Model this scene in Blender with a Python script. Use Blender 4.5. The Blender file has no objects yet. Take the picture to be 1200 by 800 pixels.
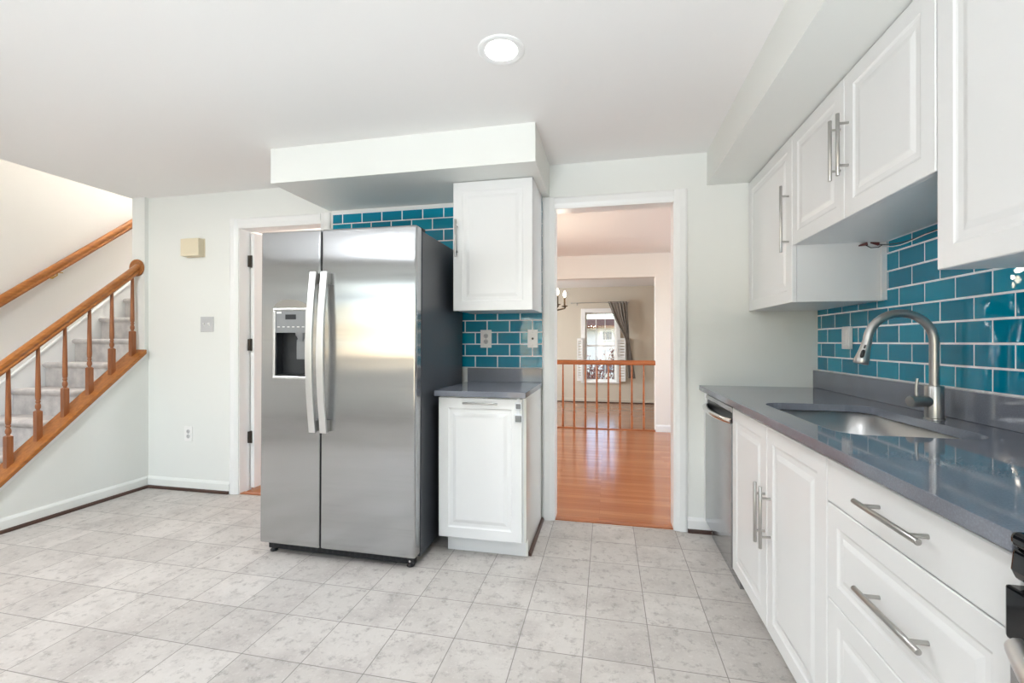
import bpy, bmesh, math, random
from mathutils import Vector, Matrix
random.seed(7)
S = bpy.context.scene
COL = S.collection
PI = math.pi
# ------------------------------------------------------------------ camera
cd = bpy.data.cameras.new('camera'); cam = bpy.data.objects.new('camera', cd); COL.objects.link(cam)
cd.sensor_width = 36.0; cd.lens = 15.73; cd.clip_start = 0.02
cam.location = (0, 0, 1.1823); cam.rotation_euler = (PI/2 + 0.0013, 0, 0.2089)
S.camera = cam
# ------------------------------------------------------------------ exposure
S.view_settings.view_transform = 'Standard'; S.view_settings.look = 'None'
S.view_settings.gamma = 1.0; S.view_settings.use_curve_mapping = False
S.view_settings.exposure = 0.70
# ------------------------------------------------------------------ sky
W = bpy.data.worlds.new('sky'); S.world = W; W.use_nodes = True
nt = W.node_tree; bg = nt.nodes['Background']
sky = nt.nodes.new('ShaderNodeTexSky'); sky.sky_type = 'NISHITA'; sky.sun_disc = False
sky.sun_elevation = math.radians(38); sky.sun_rotation = math.radians(200); sky.air_density = 1.0; sky.dust_density = 0.6
nt.links.new(sky.outputs[0], bg.inputs['Color']); bg.inputs['Strength'].default_value = 0.30
# ------------------------------------------------------------------ large lights (daylight at windows, lamps, added fill)
def area(name, loc, tgt, sx, sy, power, color=(1, 1, 1)):
    l = bpy.data.lights.new(name, 'AREA'); l.shape = 'RECTANGLE'; l.size = sx; l.size_y = sy; l.energy = power; l.color = color
    o = bpy.data.objects.new(name, l); COL.objects.link(o); o.location = loc
    o.rotation_euler = (Vector(tgt) - Vector(loc)).to_track_quat('-Z', 'Y').to_euler(); return o
def point(name, loc, power, color=(1, 1, 1), r=0.05):
    l = bpy.data.lights.new(name, 'POINT'); l.energy = power; l.color = color; l.shadow_soft_size = r
    o = bpy.data.objects.new(name, l); COL.objects.link(o); o.location = loc; return o
DAY = (0.90, 0.95, 1.0); LED = (.92, .965, 1.0)
area('daylight_patio_door', (-0.6, -2.75, 1.2), (-0.6, 0, 1.2), 2.1, 2.2, 7, DAY)
area('added_patio_uplight', (-0.6, -3.1, -.05), (-0.6, -3.55, 2), 3.6, 1.2, 1250, DAY)  # added uplight outside the patio door, brightens the kitchen ceiling
area('daylight_rear_window', (-3.2, -2.75, 1.5), (-3.2, 0, 1.4), 1.6, 1.4, 3, DAY)
area('added_yard_uplight', (-3.4, -3.0, .35), (-3.4, -3.4, 2.5), 2.2, 1.0, 1350, DAY)  # added uplight outside the rear window, lifts left wall and right cabinets
area('daylight_living_window', (-0.15, 11.6, 3.3), (-0.1, 9.0, 0.6), 2.4, 1.6, 420, DAY)
area('added_living_side_fill', (-4.5, 8.3, 1.4), (0, 8.3, 1.3), 1.9, 1.6, 200, DAY)  # added fill for the living room, through an invented side window
area('added_dining_fill', (3.6, 4.6, 1.6), (0, 4.6, 1.2), 1.6, 1.5, 84, (.84, .92, 1.0))  # added fill for the dining room, outside an unseen invented window
point('stairwell_lamp', (-4.25, 4.3, 4.3), 90, (1, .97, .95), .12)
point('added_hall_light', (-2.6, 4.6, 2.1), 30, (1, .95, .9), .12)  # added hall light, no fixture behind it
# ------------------------------------------------------------------ materials
def lin(r, g, b):
    f = lambda c: (c/255/12.92) if c/255 <= .04045 else ((c/255+.055)/1.055)**2.4
    return (f(r), f(g), f(b), 1)
class N:
    """small node-tree helper"""
    def __init__(s, name):
        s.m = bpy.data.materials.new(name); s.m.use_nodes = True; s.t = s.m.node_tree
        s.b = s.t.nodes['Principled BSDF']
    def n(s, typ, **kw):
        x = s.t.nodes.new(typ)
        for k, v in kw.items(): setattr(x, k, v)
        return x
    def l(s, a, b): s.t.links.new(a, b)
    def coords(s, kind='Object', scale=(1, 1, 1), loc=(0, 0, 0)):
        mp = s.n('ShaderNodeMapping'); mp.inputs['Scale'].default_value = scale; mp.inputs['Location'].default_value = loc
        if kind == 'World':
            g = s.n('ShaderNodeNewGeometry'); s.l(g.outputs['Position'], mp.inputs['Vector'])
        else:
            g = s.n('ShaderNodeTexCoord'); s.l(g.outputs['Object'], mp.inputs['Vector'])
        return mp.outputs[0]
    def noise(s, vec, scale, detail=3, rough=.5):
        x = s.n('ShaderNodeTexNoise'); x.inputs['Scale'].default_value = scale; x.inputs['Detail'].default_value = detail
        x.inputs['Roughness'].default_value = rough; s.l(vec, x.inputs['Vector']); return x.outputs['Fac']
    def ramp(s, fac, stops):
        r = s.n('ShaderNodeValToRGB'); e = r.color_ramp.elements
        while len(e) < len(stops): e.new(.5)
        for i, (p, c) in enumerate(stops): e[i].position = p; e[i].color = c
        s.l(fac, r.inputs[0]); return r.outputs[0]
    def mix(s, a, b, fac, mode='MIX'):
        x = s.n('ShaderNodeMix', data_type='RGBA', blend_type=mode)
        for v, k in ((fac, 0), (a, 6), (b, 7)):
            if hasattr(v, 'links'): s.l(v, x.inputs[k])
            else: x.inputs[k].default_value = v
        return x.outputs[2]
    def bump(s, h, strength=.1, dist=.01):
        x = s.n('ShaderNodeBump'); x.inputs['Strength'].default_value = strength; x.inputs['Distance'].default_value = dist
        s.l(h, x.inputs['Height']); s.l(x.outputs[0], s.b.inputs['Normal']); return x
def M(name, col, rough=.5, metal=0., bump=None, var=0, coat=0, aniso=0, spec=.5, vscale=6):
    n = N(name); b = n.b
    b.inputs['Base Color'].default_value = col; b.inputs['Roughness'].default_value = rough; b.inputs['Metallic'].default_value = metal
    b.inputs['Coat Weight'].default_value = coat; b.inputs['Coat Roughness'].default_value = .05
    b.inputs['Specular IOR Level'].default_value = spec
    if aniso: b.inputs['Anisotropic'].default_value = aniso
    if var or bump: v = n.coords('Object')
    if var:
        f = n.noise(v, vscale, 4)
        c2 = tuple(min(1, x*(1-var)) for x in col[:3])+(1,)
        n.l(n.ramp(f, [(.35, c2), (.65, col)]), b.inputs['Base Color'])
    if bump:
        n.bump(n.noise(v, bump[0], 2), bump[1], .002)
    return n.m
m_wall = M('wall_paint', lin(233, 234, 229), .55, bump=(180, .06))
m_ceil = M('ceiling_paint', lin(240, 238, 235), .8, bump=(120, .05))
m_trim = M('white_trim_paint', lin(240, 240, 238), .32)
m_cab = M('white_cabinet_lacquer', lin(233, 233, 232), .3)
m_cabgloss = M('white_gloss_panel', lin(238, 236, 230), .12)
m_under = M('cabinet_melamine', lin(225, 225, 222), .45)
m_chrome = M('chrome', lin(215, 215, 215), .12, 1)
m_nickel = M('brushed_nickel', lin(182, 180, 177), .3, 1)
m_black = M('black_plastic', lin(22, 23, 26), .3)
m_gasket = M('dark_gasket', lin(28, 29, 31), .7)
m_case = M('charcoal_appliance_paint', lin(66, 69, 74), .32, bump=(400, .05))
m_glassblack = M('black_ceramic_glass', lin(12, 13, 16), .06)
m_brown = M('brown_shoe_moulding', lin(74, 48, 38), .45, var=.25)
m_plate = M('white_plastic', lin(242, 241, 238), .3)
m_greyplate = M('grey_switch_plate', lin(196, 196, 196), .35)
m_slot = M('dark_slot', lin(60, 58, 58), .6)
m_cream = M('cream_plastic', lin(226, 214, 186), .45)
m_bronze = M('dark_bronze', lin(92, 78, 60), .35, .8)
m_hinge = M('dark_hinge_metal', lin(74, 68, 62), .4, .7)
m_grey = M('grey_plastic', lin(128, 129, 130), .4)
m_clear = M('milky_plastic', lin(228, 230, 232), .25)
m_panel = M('dispenser_grey', lin(140, 142, 144), .35, .3)
m_dark = M('dispenser_dark', lin(58, 60, 63), .28, .3)
m_nut = M('maroon_plastic', lin(96, 44, 40), .4)
m_wire = M('black_wire', lin(30, 30, 32), .5)
m_curtain = M('grey_curtain_cloth', lin(132, 124, 116), .9, var=.15, vscale=30)
m_siding = M('beige_siding', lin(226, 222, 214), .8)
m_roof = M('brown_shingle', lin(132, 86, 62), .9, var=.3)
m_winglass = M('dark_window_glass', lin(120, 128, 136), .1)
m_twig = M('brown_twig', lin(120, 82, 66), .9, var=.3)
m_leafred = M('russet_leaves', lin(150, 92, 78), .8, var=.35)
m_lawn = M('lawn', lin(120, 128, 84), .95, var=.3)
m_beige = M('beige_wall_paint', lin(206, 197, 181), .6, bump=(180, .05))
m_warmwall = M('stairwell_wall_paint', lin(233, 229, 223), .6, bump=(180, .05))
def steel(name, base, rough, along='x'):
    n = N(name); b = n.b; b.inputs['Metallic'].default_value = 1
    sc = (1.5, 1.5, 260) if along == 'x' else (260, 260, 1.5)
    f = n.noise(n.coords('Object', sc), 1.0, 3)
    n.l(n.ramp(f, [(.3, tuple(x*.94 for x in base[:3])+(1,)), (.7, base)]), b.inputs['Base Color'])
    r = n.n('ShaderNodeMapRange'); r.inputs[3].default_value = rough-.04; r.inputs[4].default_value = rough+.05
    n.l(f, r.inputs[0]); n.l(r.outputs[0], b.inputs['Roughness'])
    # broad, faint waviness of rolled sheet
    w = n.noise(n.coords('Object', (.5, 1, 3.2)), 1.6, 1)
    n.bump(w, .4, .012)
    b.inputs['Anisotropic'].default_value = .88
    t = n.n('ShaderNodeTangent', direction_type='RADIAL', axis='Z'); n.l(t.outputs[0], b.inputs['Tangent'])
    return n.m
m_steel = steel('stainless_steel_sheet', lin(186, 187, 189), .18)
m_steel2 = steel('dishwasher_steel', lin(168, 170, 174), .12)
m_steelp = M('stainless_steel_basin', lin(206, 206, 206), .36, 1)
m_handle = M('satin_aluminium', lin(226, 226, 226), .33, 1)
def glass():
    n = N('window_glass'); t = n.t
    tr = n.n('ShaderNodeBsdfTransparent'); tr.inputs[0].default_value = (.97, .98, .98, 1)
    gl = n.n('ShaderNodeBsdfGlossy'); gl.inputs['Roughness'].default_value = .0
    fr = n.n('ShaderNodeFresnel'); fr.inputs[0].default_value = 1.45
    mx = n.n('ShaderNodeMixShader'); n.l(fr.outputs[0], mx.inputs[0]); n.l(tr.outputs[0], mx.inputs[1]); n.l(gl.outputs[0], mx.inputs[2])
    n.l(mx.outputs[0], t.nodes['Material Output'].inputs['Surface']); return n.m
m_glass = glass()
def emit(name, col, strength):
    n = N(name); n.b.inputs['Base Color'].default_value = (1, 1, 1, 1)
    n.b.inputs['Emission Color'].default_value = col; n.b.inputs['Emission Strength'].default_value = strength; return n.m
m_lens = emit('lit_lens', (1, .98, .94, 1), 6)
m_bulb = emit('lit_candle_bulb', (1, .84, .6, 1), 9)
def tile_floor():
    n = N('vinyl_tile_floor'); b = n.b
    v = n.coords('World', (1, 1, 1), (-.164+.2535*40, -1.952+.2505*40, 0))
    br = n.n('ShaderNodeTexBrick'); br.offset = 0; br.squash = 1
    br.inputs['Scale'].default_value = 1; br.inputs['Brick Width'].default_value = .2535; br.inputs['Row Height'].default_value = .2505
    br.inputs['Mortar Size'].default_value = .0021; br.inputs['Mortar Smooth'].default_value = .35; br.inputs['Bias'].default_value = 0
    br.inputs['Color1'].default_value = lin(202, 196, 190); br.inputs['Color2'].default_value = lin(186, 180, 174); br.inputs['Mortar'].default_value = lin(166, 160, 155)
    n.l(v, br.inputs['Vector'])
    w = n.coords('World', (1, 1, 1))
    f1 = n.noise(w, 4.5, 6, .62); f2 = n.noise(w, 21, 7, .75); f3 = n.noise(w, 60, 3, .6)
    c = n.mix(br.outputs['Color'], lin(168, 161, 156), n.ramp(f1, [(.46, (0, 0, 0, 1)), (.68, (.75, .75, .75, 1))]))
    c = n.mix(c, lin(134, 127, 122), n.ramp(f2, [(.52, (0, 0, 0, 1)), (.70, (.85, .85, .85, 1))]))
    c = n.mix(c, lin(210, 206, 202), n.ramp(f3, [(.55, (0, 0, 0, 1)), (.75, (.5, .5, .5, 1))]))
    c = n.mix(c, lin(132, 126, 121), br.outputs['Fac'])
    n.l(c, b.inputs['Base Color']); b.inputs['Roughness'].default_value = .42; b.inputs['Specular IOR Level'].default_value = .35
    inv = n.n('ShaderNodeMath', operation='SUBTRACT'); inv.inputs[0].default_value = 1; n.l(br.outputs['Fac'], inv.inputs[1])
    n.bump(inv.outputs[0], .35, .002); return n.m
m_floor = tile_floor()
def wood_floor(name, c1, c2, c3, rough):
    n = N(name); b = n.b
    v = n.coords('World', (1, 1, 1), (20, 20, 0))
    br = n.n('ShaderNodeTexBrick'); br.offset = .37; br.offset_frequency = 3; br.squash = 1
    br.inputs['Scale'].default_value = 1; br.inputs['Brick Width'].default_value = .95; br.inputs['Row Height'].default_value = .057
    br.inputs['Mortar Size'].default_value = .0006; br.inputs['Mortar Smooth'].default_value = .2; br.inputs['Bias'].default_value = 0
    br.inputs['Color1'].default_value = c1; br.inputs['Color2'].default_value = c2; br.inputs['Mortar'].default_value = c3
    n.l(v, br.inputs['Vector'])
    g = n.noise(n.coords('World', (3, 60, 1)), 1.0, 5, .6)
    c = n.mix(br.outputs['Color'], c3, n.ramp(g, [(.45, (0, 0, 0, 1)), (.8, (.55, .55, .55, 1))]))
    n.l(c, b.inputs['Base Color']); b.inputs['Roughness'].default_value = rough
    n.bump(n.noise(n.coords('World', (2, 14, 1)), 2.0, 2), .12, .004)
    return n.m
m_oakfloor = wood_floor('oak_strip_floor', lin(190, 124, 82), lin(170, 104, 64), lin(134, 78, 46), .15)
m_oakfloor2 = wood_floor('oak_strip_floor_living', lin(176, 134, 106), lin(160, 118, 92), lin(126, 86, 62), .2)
def oak(name, c1, c2, rough=.3, sc=(14, 14, 14)):
    n = N(name); b = n.b
    f = n.noise(n.coords('Object', sc), 3.0, 5, .6)
    n.l(n.ramp(f, [(.3, c2), (.7, c1)]), b.inputs['Base Color']); b.inputs['Roughness'].default_value = rough
    return n.m
m_oak = oak('honey_oak', lin(180, 116, 58), lin(146, 86, 38), .28, (16, 2.5, 16))
m_oakv = oak('honey_oak_baluster', lin(166, 104, 60), lin(128, 74, 42), .3, (16, 16, 1.5))
m_oakr = oak('red_oak', lin(186, 112, 62), lin(150, 80, 40), .28, (1.5, 16, 16))
def carpet():
    n = N('grey_carpet'); b = n.b; v = n.coords('Object')
    f = n.noise(v, 9, 4, .6); f2 = n.noise(v, 220, 2)
    c = n.ramp(f, [(.35, lin(190, 185, 184)), (.65, lin(218, 213, 209))])
    n.l(c, b.inputs['Base Color']); b.inputs['Roughness'].default_value = 1; b.inputs['Specular IOR Level'].default_value = .1
    n.bump(f2, .6, .006); return n.m
m_carpet = carpet()
def quartz():
    n = N('grey_quartz'); b = n.b; v = n.coords('Object')
    f = n.noise(v, 260, 2); f2 = n.noise(v, 7, 3)
    c = n.ramp(f, [(.35, lin(114, 118, 128)), (.6, lin(121, 125, 136)), (.75, lin(131, 135, 146))])
    c = n.mix(c, lin(108, 110, 116), n.ramp(f2, [(.4, (0, 0, 0, 1)), (.7, (.4, .4, .4, 1))]))
    n.l(c, b.inputs['Base Color']); b.inputs['Roughness'].default_value = .055; b.inputs['Specular IOR Level'].default_value = .65
    return n.m
m_quartz = quartz()
def teal():
    n = N('teal_glass_tile'); b = n.b
    a = n.n('ShaderNodeAttribute', attribute_name='tint')
    n.l(n.ramp(a.outputs['Fac'], [(0, lin(0, 124, 154)), (.5, lin(0, 138, 167)), (1, lin(6, 150, 178))]), b.inputs['Base Color'])
    b.inputs['Roughness'].default_value = .02; b.inputs['Specular IOR Level'].default_value = .4
    n.bump(n.noise(n.coords('Object'), 9, 1), .05, .01); return n.m
m_tile = teal()
m_grout = M('white_grout', lin(250, 250, 250), .8)
# ------------------------------------------------------------------ mesh helpers
def nbm(): return bmesh.new()
def box(bm, x0, x1, y0, y1, z0, z1):
    x0, x1 = sorted((x0, x1)); y0, y1 = sorted((y0, y1)); z0, z1 = sorted((z0, z1))
    v = [bm.verts.new(p) for p in ((x0, y0, z0), (x1, y0, z0), (x1, y1, z0), (x0, y1, z0), (x0, y0, z1), (x1, y0, z1), (x1, y1, z1), (x0, y1, z1))]
    for f in ((0, 3, 2, 1), (4, 5, 6, 7), (0, 1, 5, 4), (1, 2, 6, 5), (2, 3, 7, 6), (3, 0, 4, 7)): bm.faces.new([v[i] for i in f])
    return bm
def B(*a): return box(nbm(), *a)
def prism(bm, poly, d, axis):
    """extrude a 3-D polygon along vector d"""
    d = Vector(d); n = len(poly)
    a = [bm.verts.new(Vector(p)) for p in poly]; b = [bm.verts.new(Vector(p)+d) for p in poly]
    bm.faces.new(a); bm.faces.new(b[::-1])
    for i in range(n): bm.faces.new((a[i], b[i], b[(i+1) % n], a[(i+1) % n]))
    return bm
def frame(d):
    d = Vector(d).normalized(); u = d.orthogonal().normalized(); return u, d.cross(u)
def cyl(bm, p0, p1, r, seg=16, r1=None):
    return tube(bm, [p0, p1], [r, r if r1 is None else r1], seg)
def tube(bm, pts, r, seg=12, closed_ends=True):
    pts = [Vector(p) for p in pts]; rs = r if isinstance(r, (list, tuple)) else [r]*len(pts)
    rings = []; u = None
    for i, p in enumerate(pts):
        d = ((pts[min(i+1, len(pts)-1)]-p).normalized() + (p-pts[max(i-1, 0)]).normalized())
        d = d.normalized()
        if u is None: u = d.orthogonal().normalized()
        u = (u - d*u.dot(d)).normalized(); w = d.cross(u)
        rings.append([bm.verts.new(p + (u*math.cos(t)+w*math.sin(t))*rs[i]) for t in [2*PI*k/seg for k in range(seg)]])
    for a, b in zip(rings, rings[1:]):
        for k in range(seg): bm.faces.new((a[k], a[(k+1) % seg], b[(k+1) % seg], b[k]))
    if closed_ends: bm.faces.new(rings[0][::-1]); bm.faces.new(rings[-1])
    return bm
def lathe(bm, prof, o, axis=(0, 0, 1), seg=24):
    """prof: (radius, height) list"""
    o = Vector(o); ax = Vector(axis).normalized(); u, w = frame(ax); rings = []
    for r, h in prof:
        rings.append([bm.verts.new(o+ax*h+(u*math.cos(t)+w*math.sin(t))*max(r, 1e-5)) for t in [2*PI*k/seg for k in range(seg)]])
    for a, b in zip(rings, rings[1:]):
        for k in range(seg): bm.faces.new((a[k], a[(k+1) % seg], b[(k+1) % seg], b[k]))
    bm.faces.new(rings[0][::-1]); bm.faces.new(rings[-1]); return bm
def sweep(bm, prof, p0, p1, U, V):
    """profile (u,v) list swept straight from p0 to p1"""
    p0, p1, U, V = Vector(p0), Vector(p1), Vector(U), Vector(V)
    return prism(bm, [p0+U*a+V*b for a, b in prof], p1-p0, None)
def worldloc(o):
    v = Vector((0, 0, 0))
    while o: v += o.location; o = o.parent
    return v
def obj(name, bm, mat, parent=None, bevel=0, smooth=False, seg=2):
    bmesh.ops.recalc_face_normals(bm, faces=bm.faces)
    xs = [v.co for v in bm.verts]
    lo = Vector((min(c[i] for c in xs) for i in range(3))); hi = Vector((max(c[i] for c in xs) for i in range(3)))
    c = Vector(((lo.x+hi.x)/2, (lo.y+hi.y)/2, lo.z if parent is None else (lo.z+hi.z)/2))
    for v in bm.verts: v.co -= c
    me = bpy.data.meshes.new(name); bm.to_mesh(me); bm.free()
    for mm in (mat if isinstance(mat, (list, tuple)) else [mat]): me.materials.append(mm)
    o = bpy.data.objects.new(name, me); COL.objects.link(o)
    if parent: o.parent = parent; o.location = c - worldloc(parent)
    else: o.location = c
    if smooth:
        for p in me.polygons: p.use_smooth = True
    if bevel:
        md = o.modifiers.new('bevel', 'BEVEL'); md.width = bevel; md.segments = seg; md.limit_method = 'ANGLE'; md.angle_limit = math.radians(40)
        md.harden_normals = False
    if smooth:
        es = o.modifiers.new('edges', 'EDGE_SPLIT'); es.split_angle = math.radians(38)
    return o
def tag(o, label, cat, group=None):
    o['label'] = label; o['category'] = cat
    if group: o['group'] = group
    return o
def thing(name, label, cat, loc, group=None):
    o = bpy.data.objects.new(name, None); COL.objects.link(o); o.location = loc; o.empty_display_size = .1
    return tag(o, label, cat, group)
def struct(name, bm, mat, bevel=0, smooth=False, parent=None):
    o = obj(name, bm, mat, parent, bevel, smooth)
    if parent is None: o['kind'] = 'structure'
    return o
def copy_tree(o, parent=None):
    c = o.copy(); COL.objects.link(c); c.parent = parent
    for ch in list(o.children): copy_tree(ch, c)
    return c
# ------------------------------------------------------------------ key dimensions
YB = 2.967; XR = 1.2305; XL = -3.672; ZC = 2.36; XS = -4.70; XJ = -3.797
YREAR = -2.3; ZS = 2.15
# ------------------------------------------------------------------ floors and ceilings
struct('floor', B(-4.85, 1.4, YREAR-.1, YB+.03, -.1, 0), m_floor)
struct('floor_dining', B(XJ, 3.3, YB+.03, 6.23, -.1, 0), m_oakfloor)
struct('floor_living', B(-4, 3.3, 6.16, 10.5, -.28, -.18), m_oakfloor2)
struct('trim_1', box(B(-.34, .413, YB+.005, YB+.05, -.02, .006), -2.80, -2.08, YB+.005, YB+.05, -.02, .006), m_oakr)    # wooden thresholds
struct('trim_2', B(-3.7, .63, 6.19, 6.26, -.19, .012), m_oakr)                                                        # step nosing
bm = B(XJ-.02, 1.4, YREAR-.1, YB+.12, ZC, ZC+.25); box(bm, -4.85, XJ-.02, YREAR-.1, 1.3, ZC, ZC+.25)
struct('ceiling', bm, m_ceil)
struct('ceiling_dining', B(XJ+.02, 3.3, YB+.12, 6.35, ZC, ZC+.2), m_ceil)
struct('ceiling_living', B(-4, 3.3, 6.35, 10.5, 2.42, 2.62), m_ceil)
struct('ceiling_stairwell', B(-4.85, XJ+.15, 1.1, 6.6, 4.85, 5.0), m_ceil)
# ------------------------------------------------------------------ walls
bm = nbm()
for a in ((XL, -2.80, 0, ZC), (-2.80, -2.08, 2.07, ZC), (-2.08, -.34, 0, ZC), (-.34, .413, 2.07, ZC), (.413, 1.4, 0, ZC)):
    box(bm, a[0], a[1], YB, YB+.12, a[2], a[3])
struct('wall_back', bm, m_wall)
struct('wall_right', B(XR, XR+.15, YREAR, YB, 0, ZC), m_wall)
struct('wall_stairwell', B(XS-.12, XS, YREAR, 6.6, 0, 4.9), m_warmwall)
bm = B(XJ, XL, 2.935, 6.4, 0, ZC); box(bm, XJ, XL, 1.25, 6.4, ZC+.25, 4.9)
struct('wall_stair_side', bm, m_wall)
struct('wall_stair_upper', box(B(-4.85, XJ+.1, 6.4, 6.5, 0, 4.9), XS, XJ, 1.2, 1.3, ZC+.25, 4.9), m_warmwall)
def capz(y): return .396 + .899*(y-2.124)
y0 = 1.72
struct('wall_knee', prism(nbm(), [(XJ+.005, y0, 0), (XJ+.005, 2.935, 0), (XJ+.005, 2.935, capz(2.935)-.045), (XJ+.005, y0, max(.02, capz(y0)-.045))], (XL-XJ-.005, 0, 0), None), m_wall)
bm = nbm()
for a in ((-4.85, -4.0, 0, ZC), (-4.0, -2.4, 0, .85), (-4.0, -2.4, 2.15, ZC), (-2.4, -1.65, 0, ZC), (-1.65, .45, 2.1, ZC), (.45, 1.4, 0, ZC)):
    box(bm, a[0], a[1], YREAR-.12, YREAR, a[2], a[3])
struct('wall_rear', bm, m_wall)
bm = B(.63, 3.3, 6.18, 6.34, -.18, 2.42); box(bm, XJ, .63, 6.18, 6.34, 2.05, 2.42)
struct('wall_dining_far', bm, m_warmwall)
bm = nbm()
for a in ((YB+.12, 3.8, 0, ZC), (3.8, 5.4, 0, .85), (3.8, 5.4, 2.1, ZC), (5.4, 6.2, 0, ZC)): box(bm, 3.0, 3.12, a[0], a[1], a[2], a[3])
struct('wall_dining_right', bm, m_warmwall)
bm = nbm()
for a in ((-4, -.48, -.18, 2.45), (-.48, .2, -.18, .30), (-.48, .2, 1.85, 2.45), (.2, 3.3, -.18, 2.45)): box(bm, a[0], a[1], 10.28, 10.42, a[2], a[3])
struct('wall_living_far', bm, m_beige)
bm = nbm()
for a in ((6.34, 7.3, -.18, 2.45), (7.3, 9.3, -.18, .55), (7.3, 9.3, 2.1, 2.45), (9.3, 10.42, -.18, 2.45)): box(bm, -4.1, -3.98, a[0], a[1], a[2], a[3])
struct('wall_living_left', bm, m_beige)
struct('wall_living_right', B(3.0, 3.12, 6.34, 10.42, -.18, 2.45), m_beige)
# soffits
struct('ceiling_soffit_back', B(-2.007, -.374, 2.366, YB, ZS, ZC), m_wall)
struct('ceiling_soffit_right', B(.608, XR, YREAR, YB, ZS+.004, ZC), m_wall)
# ------------------------------------------------------------------ trims
CAS = [(0, 0), (0, .012), (.012, .018), (.045, .018), (.062, .013), (.078, .010), (.078, 0)]   # casing section: width, thickness
def casing(name, xa, xb, zt, y, sgn):
    """door casing round an opening xa..xb, sgn=-1 faces -y"""
    bm = nbm(); w = .078
    P = lambda u, v: None
    # section runs from the outer edge (u=0) to the opening (u=w)
    sweep(bm, [(u, v) for u, v in CAS], (xa-w, y, 0), (xa-w, y, zt+w), (1, 0, 0), (0, sgn, 0))
    sweep(bm, [(u, v) for u, v in CAS], (xb+w, y, 0), (xb+w, y, zt+w), (-1, 0, 0), (0, sgn, 0))
    sweep(bm, [(u, v) for u, v in CAS], (xa, y, zt+w), (xb, y, zt+w), (0, 0, -1), (0, sgn, 0))
    return bm
def jamb(bm, xa, xb, zt):
    box(bm, xa-.001, xa+.004, YB-.002, YB+.122, 0, zt); box(bm, xb-.004, xb+.001, YB-.002, YB+.122, 0, zt); box(bm, xa, xb, YB-.002, YB+.122, zt-.004, zt+.001)
bm = casing('a', -.34, .413, 2.062, YB, -1); jamb(bm, -.34, .413, 2.07); struct('trim_3', bm, m_trim, bevel=.002)
bm = casing('b', -2.80, -2.08, 2.062, YB, -1); jamb(bm, -2.80, -2.08, 2.07); struct('trim_4', bm, m_trim, bevel=.002)
struct('trim_5', B(-1.985, -.91, YB-.012, YB, 2.122, ZS-.001), m_trim)                 # white strip over the tiles
BASE = [(0, 0), (.014, 0), (.014, .072), (.010, .082), (.006, .09), (0, .09)]
def baseboard(name, p0, p1, out, z=0, mat=None):
    return struct(name, sweep(nbm(), BASE, (p0[0], p0[1], z), (p1[0], p1[1], z), out+(0,), (0, 0, 1)), mat or m_trim)
SHOE = [(.0, 0), (.016, 0), (.0155, .010), (.010, .018), (0, .021)]
def shoe(name, p0, p1, out, z=0):
    return struct(name, sweep(nbm(), SHOE, (p0[0]+out[0]*.0135, p0[1]+out[1]*.0135, z), (p1[0]+out[0]*.0135, p1[1]+out[1]*.0135, z), out+(0,), (0, 0, 1)), m_brown)
baseboard('baseboard_left', (XL, y0), (XL, 2.95), (1, 0), mat=m_wall); shoe('trim_6', (XL, y0), (XL, 2.94), (1, 0))
baseboard('baseboard_back', (XL+.001, YB), (-2.879, YB), (0, -1), mat=m_wall); shoe('trim_7', (XL+.015, YB), (-2.88, YB), (0, -1))
baseboard('baseboard_right', (.492, YB), (.64, YB), (0, -1)); shoe('trim_8', (.492, YB), (.63, YB), (0, -1))
baseboard('baseboard_dining', (.632, 6.18), (3.0, 6.18), (0, -1))
bm = sweep(nbm(), BASE, (-3.9, 10.28, -.18), (3, 10.28, -.18), (0, -1, 0), (0, 0, 1)); struct('baseboard_living', bm, m_beige)
shoe('trim_9', (-3.9, 10.28), (3, 10.28), (0, -1), -.18)
shoe('trim_10', (-.425-.0125, 2.44), (-.425-.0125, 2.95), (1, 0))
# ------------------------------------------------------------------ rear kitchen windows; dining and living side windows added for their light, out of frame
def window(name, fixed, a0, a1, z0, z1, cols, rows, plane='y', depth=.12, fr=.06):
    """window in a wall whose normal is y or x; fixed = wall coordinate of the pane"""
    def bx(bm, u0, u1, d0, d1, w0, w1):
        return box(bm, u0, u1, fixed+d0, fixed+d1, w0, w1) if plane == 'y' else box(bm, fixed+d0, fixed+d1, u0, u1, w0, w1)
    bm = nbm()
    for u0, u1, w0, w1 in ((a0, a0+fr, z0, z1), (a1-fr, a1, z0, z1), (a0+fr, a1-fr, z0, z0+fr), (a0+fr, a1-fr, z1-fr, z1)): bx(bm, u0, u1, -.03, .03, w0, w1)
    o = struct(name, bm, m_trim, bevel=.003)
    g = nbm(); bx(g, a0+fr, a1-fr, -.003, .003, z0+fr, z1-fr); obj('pane', g, m_glass, o)
    mu = nbm()
    for k in range(1, cols):
        u = a0+fr+(a1-a0-2*fr)*k/cols; bx(mu, u-.012, u+.012, -.014, .014, z0+fr, z1-fr)
    for k in range(1, rows):
        w = z0+fr+(z1-z0-2*fr)*k/rows; bx(mu, a0+fr, a1-fr, -.0135, .0135, w-.012, w+.012)
    if cols+rows > 2: obj('muntins', mu, m_trim, o)
    return o
window('window_1', YREAR-.06, -1.65, .45, .0, 2.1, 6, 5, fr=.09)
window('window_2', YREAR-.06, -4.0, -2.4, .85, 2.15, 4, 3)
window('added_window_3', 3.06, 3.8, 5.4, .85, 2.1, 3, 3, plane='x')
window('added_window_5', -4.04, 7.3, 9.3, .55, 2.1, 4, 3, plane='x')
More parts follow.
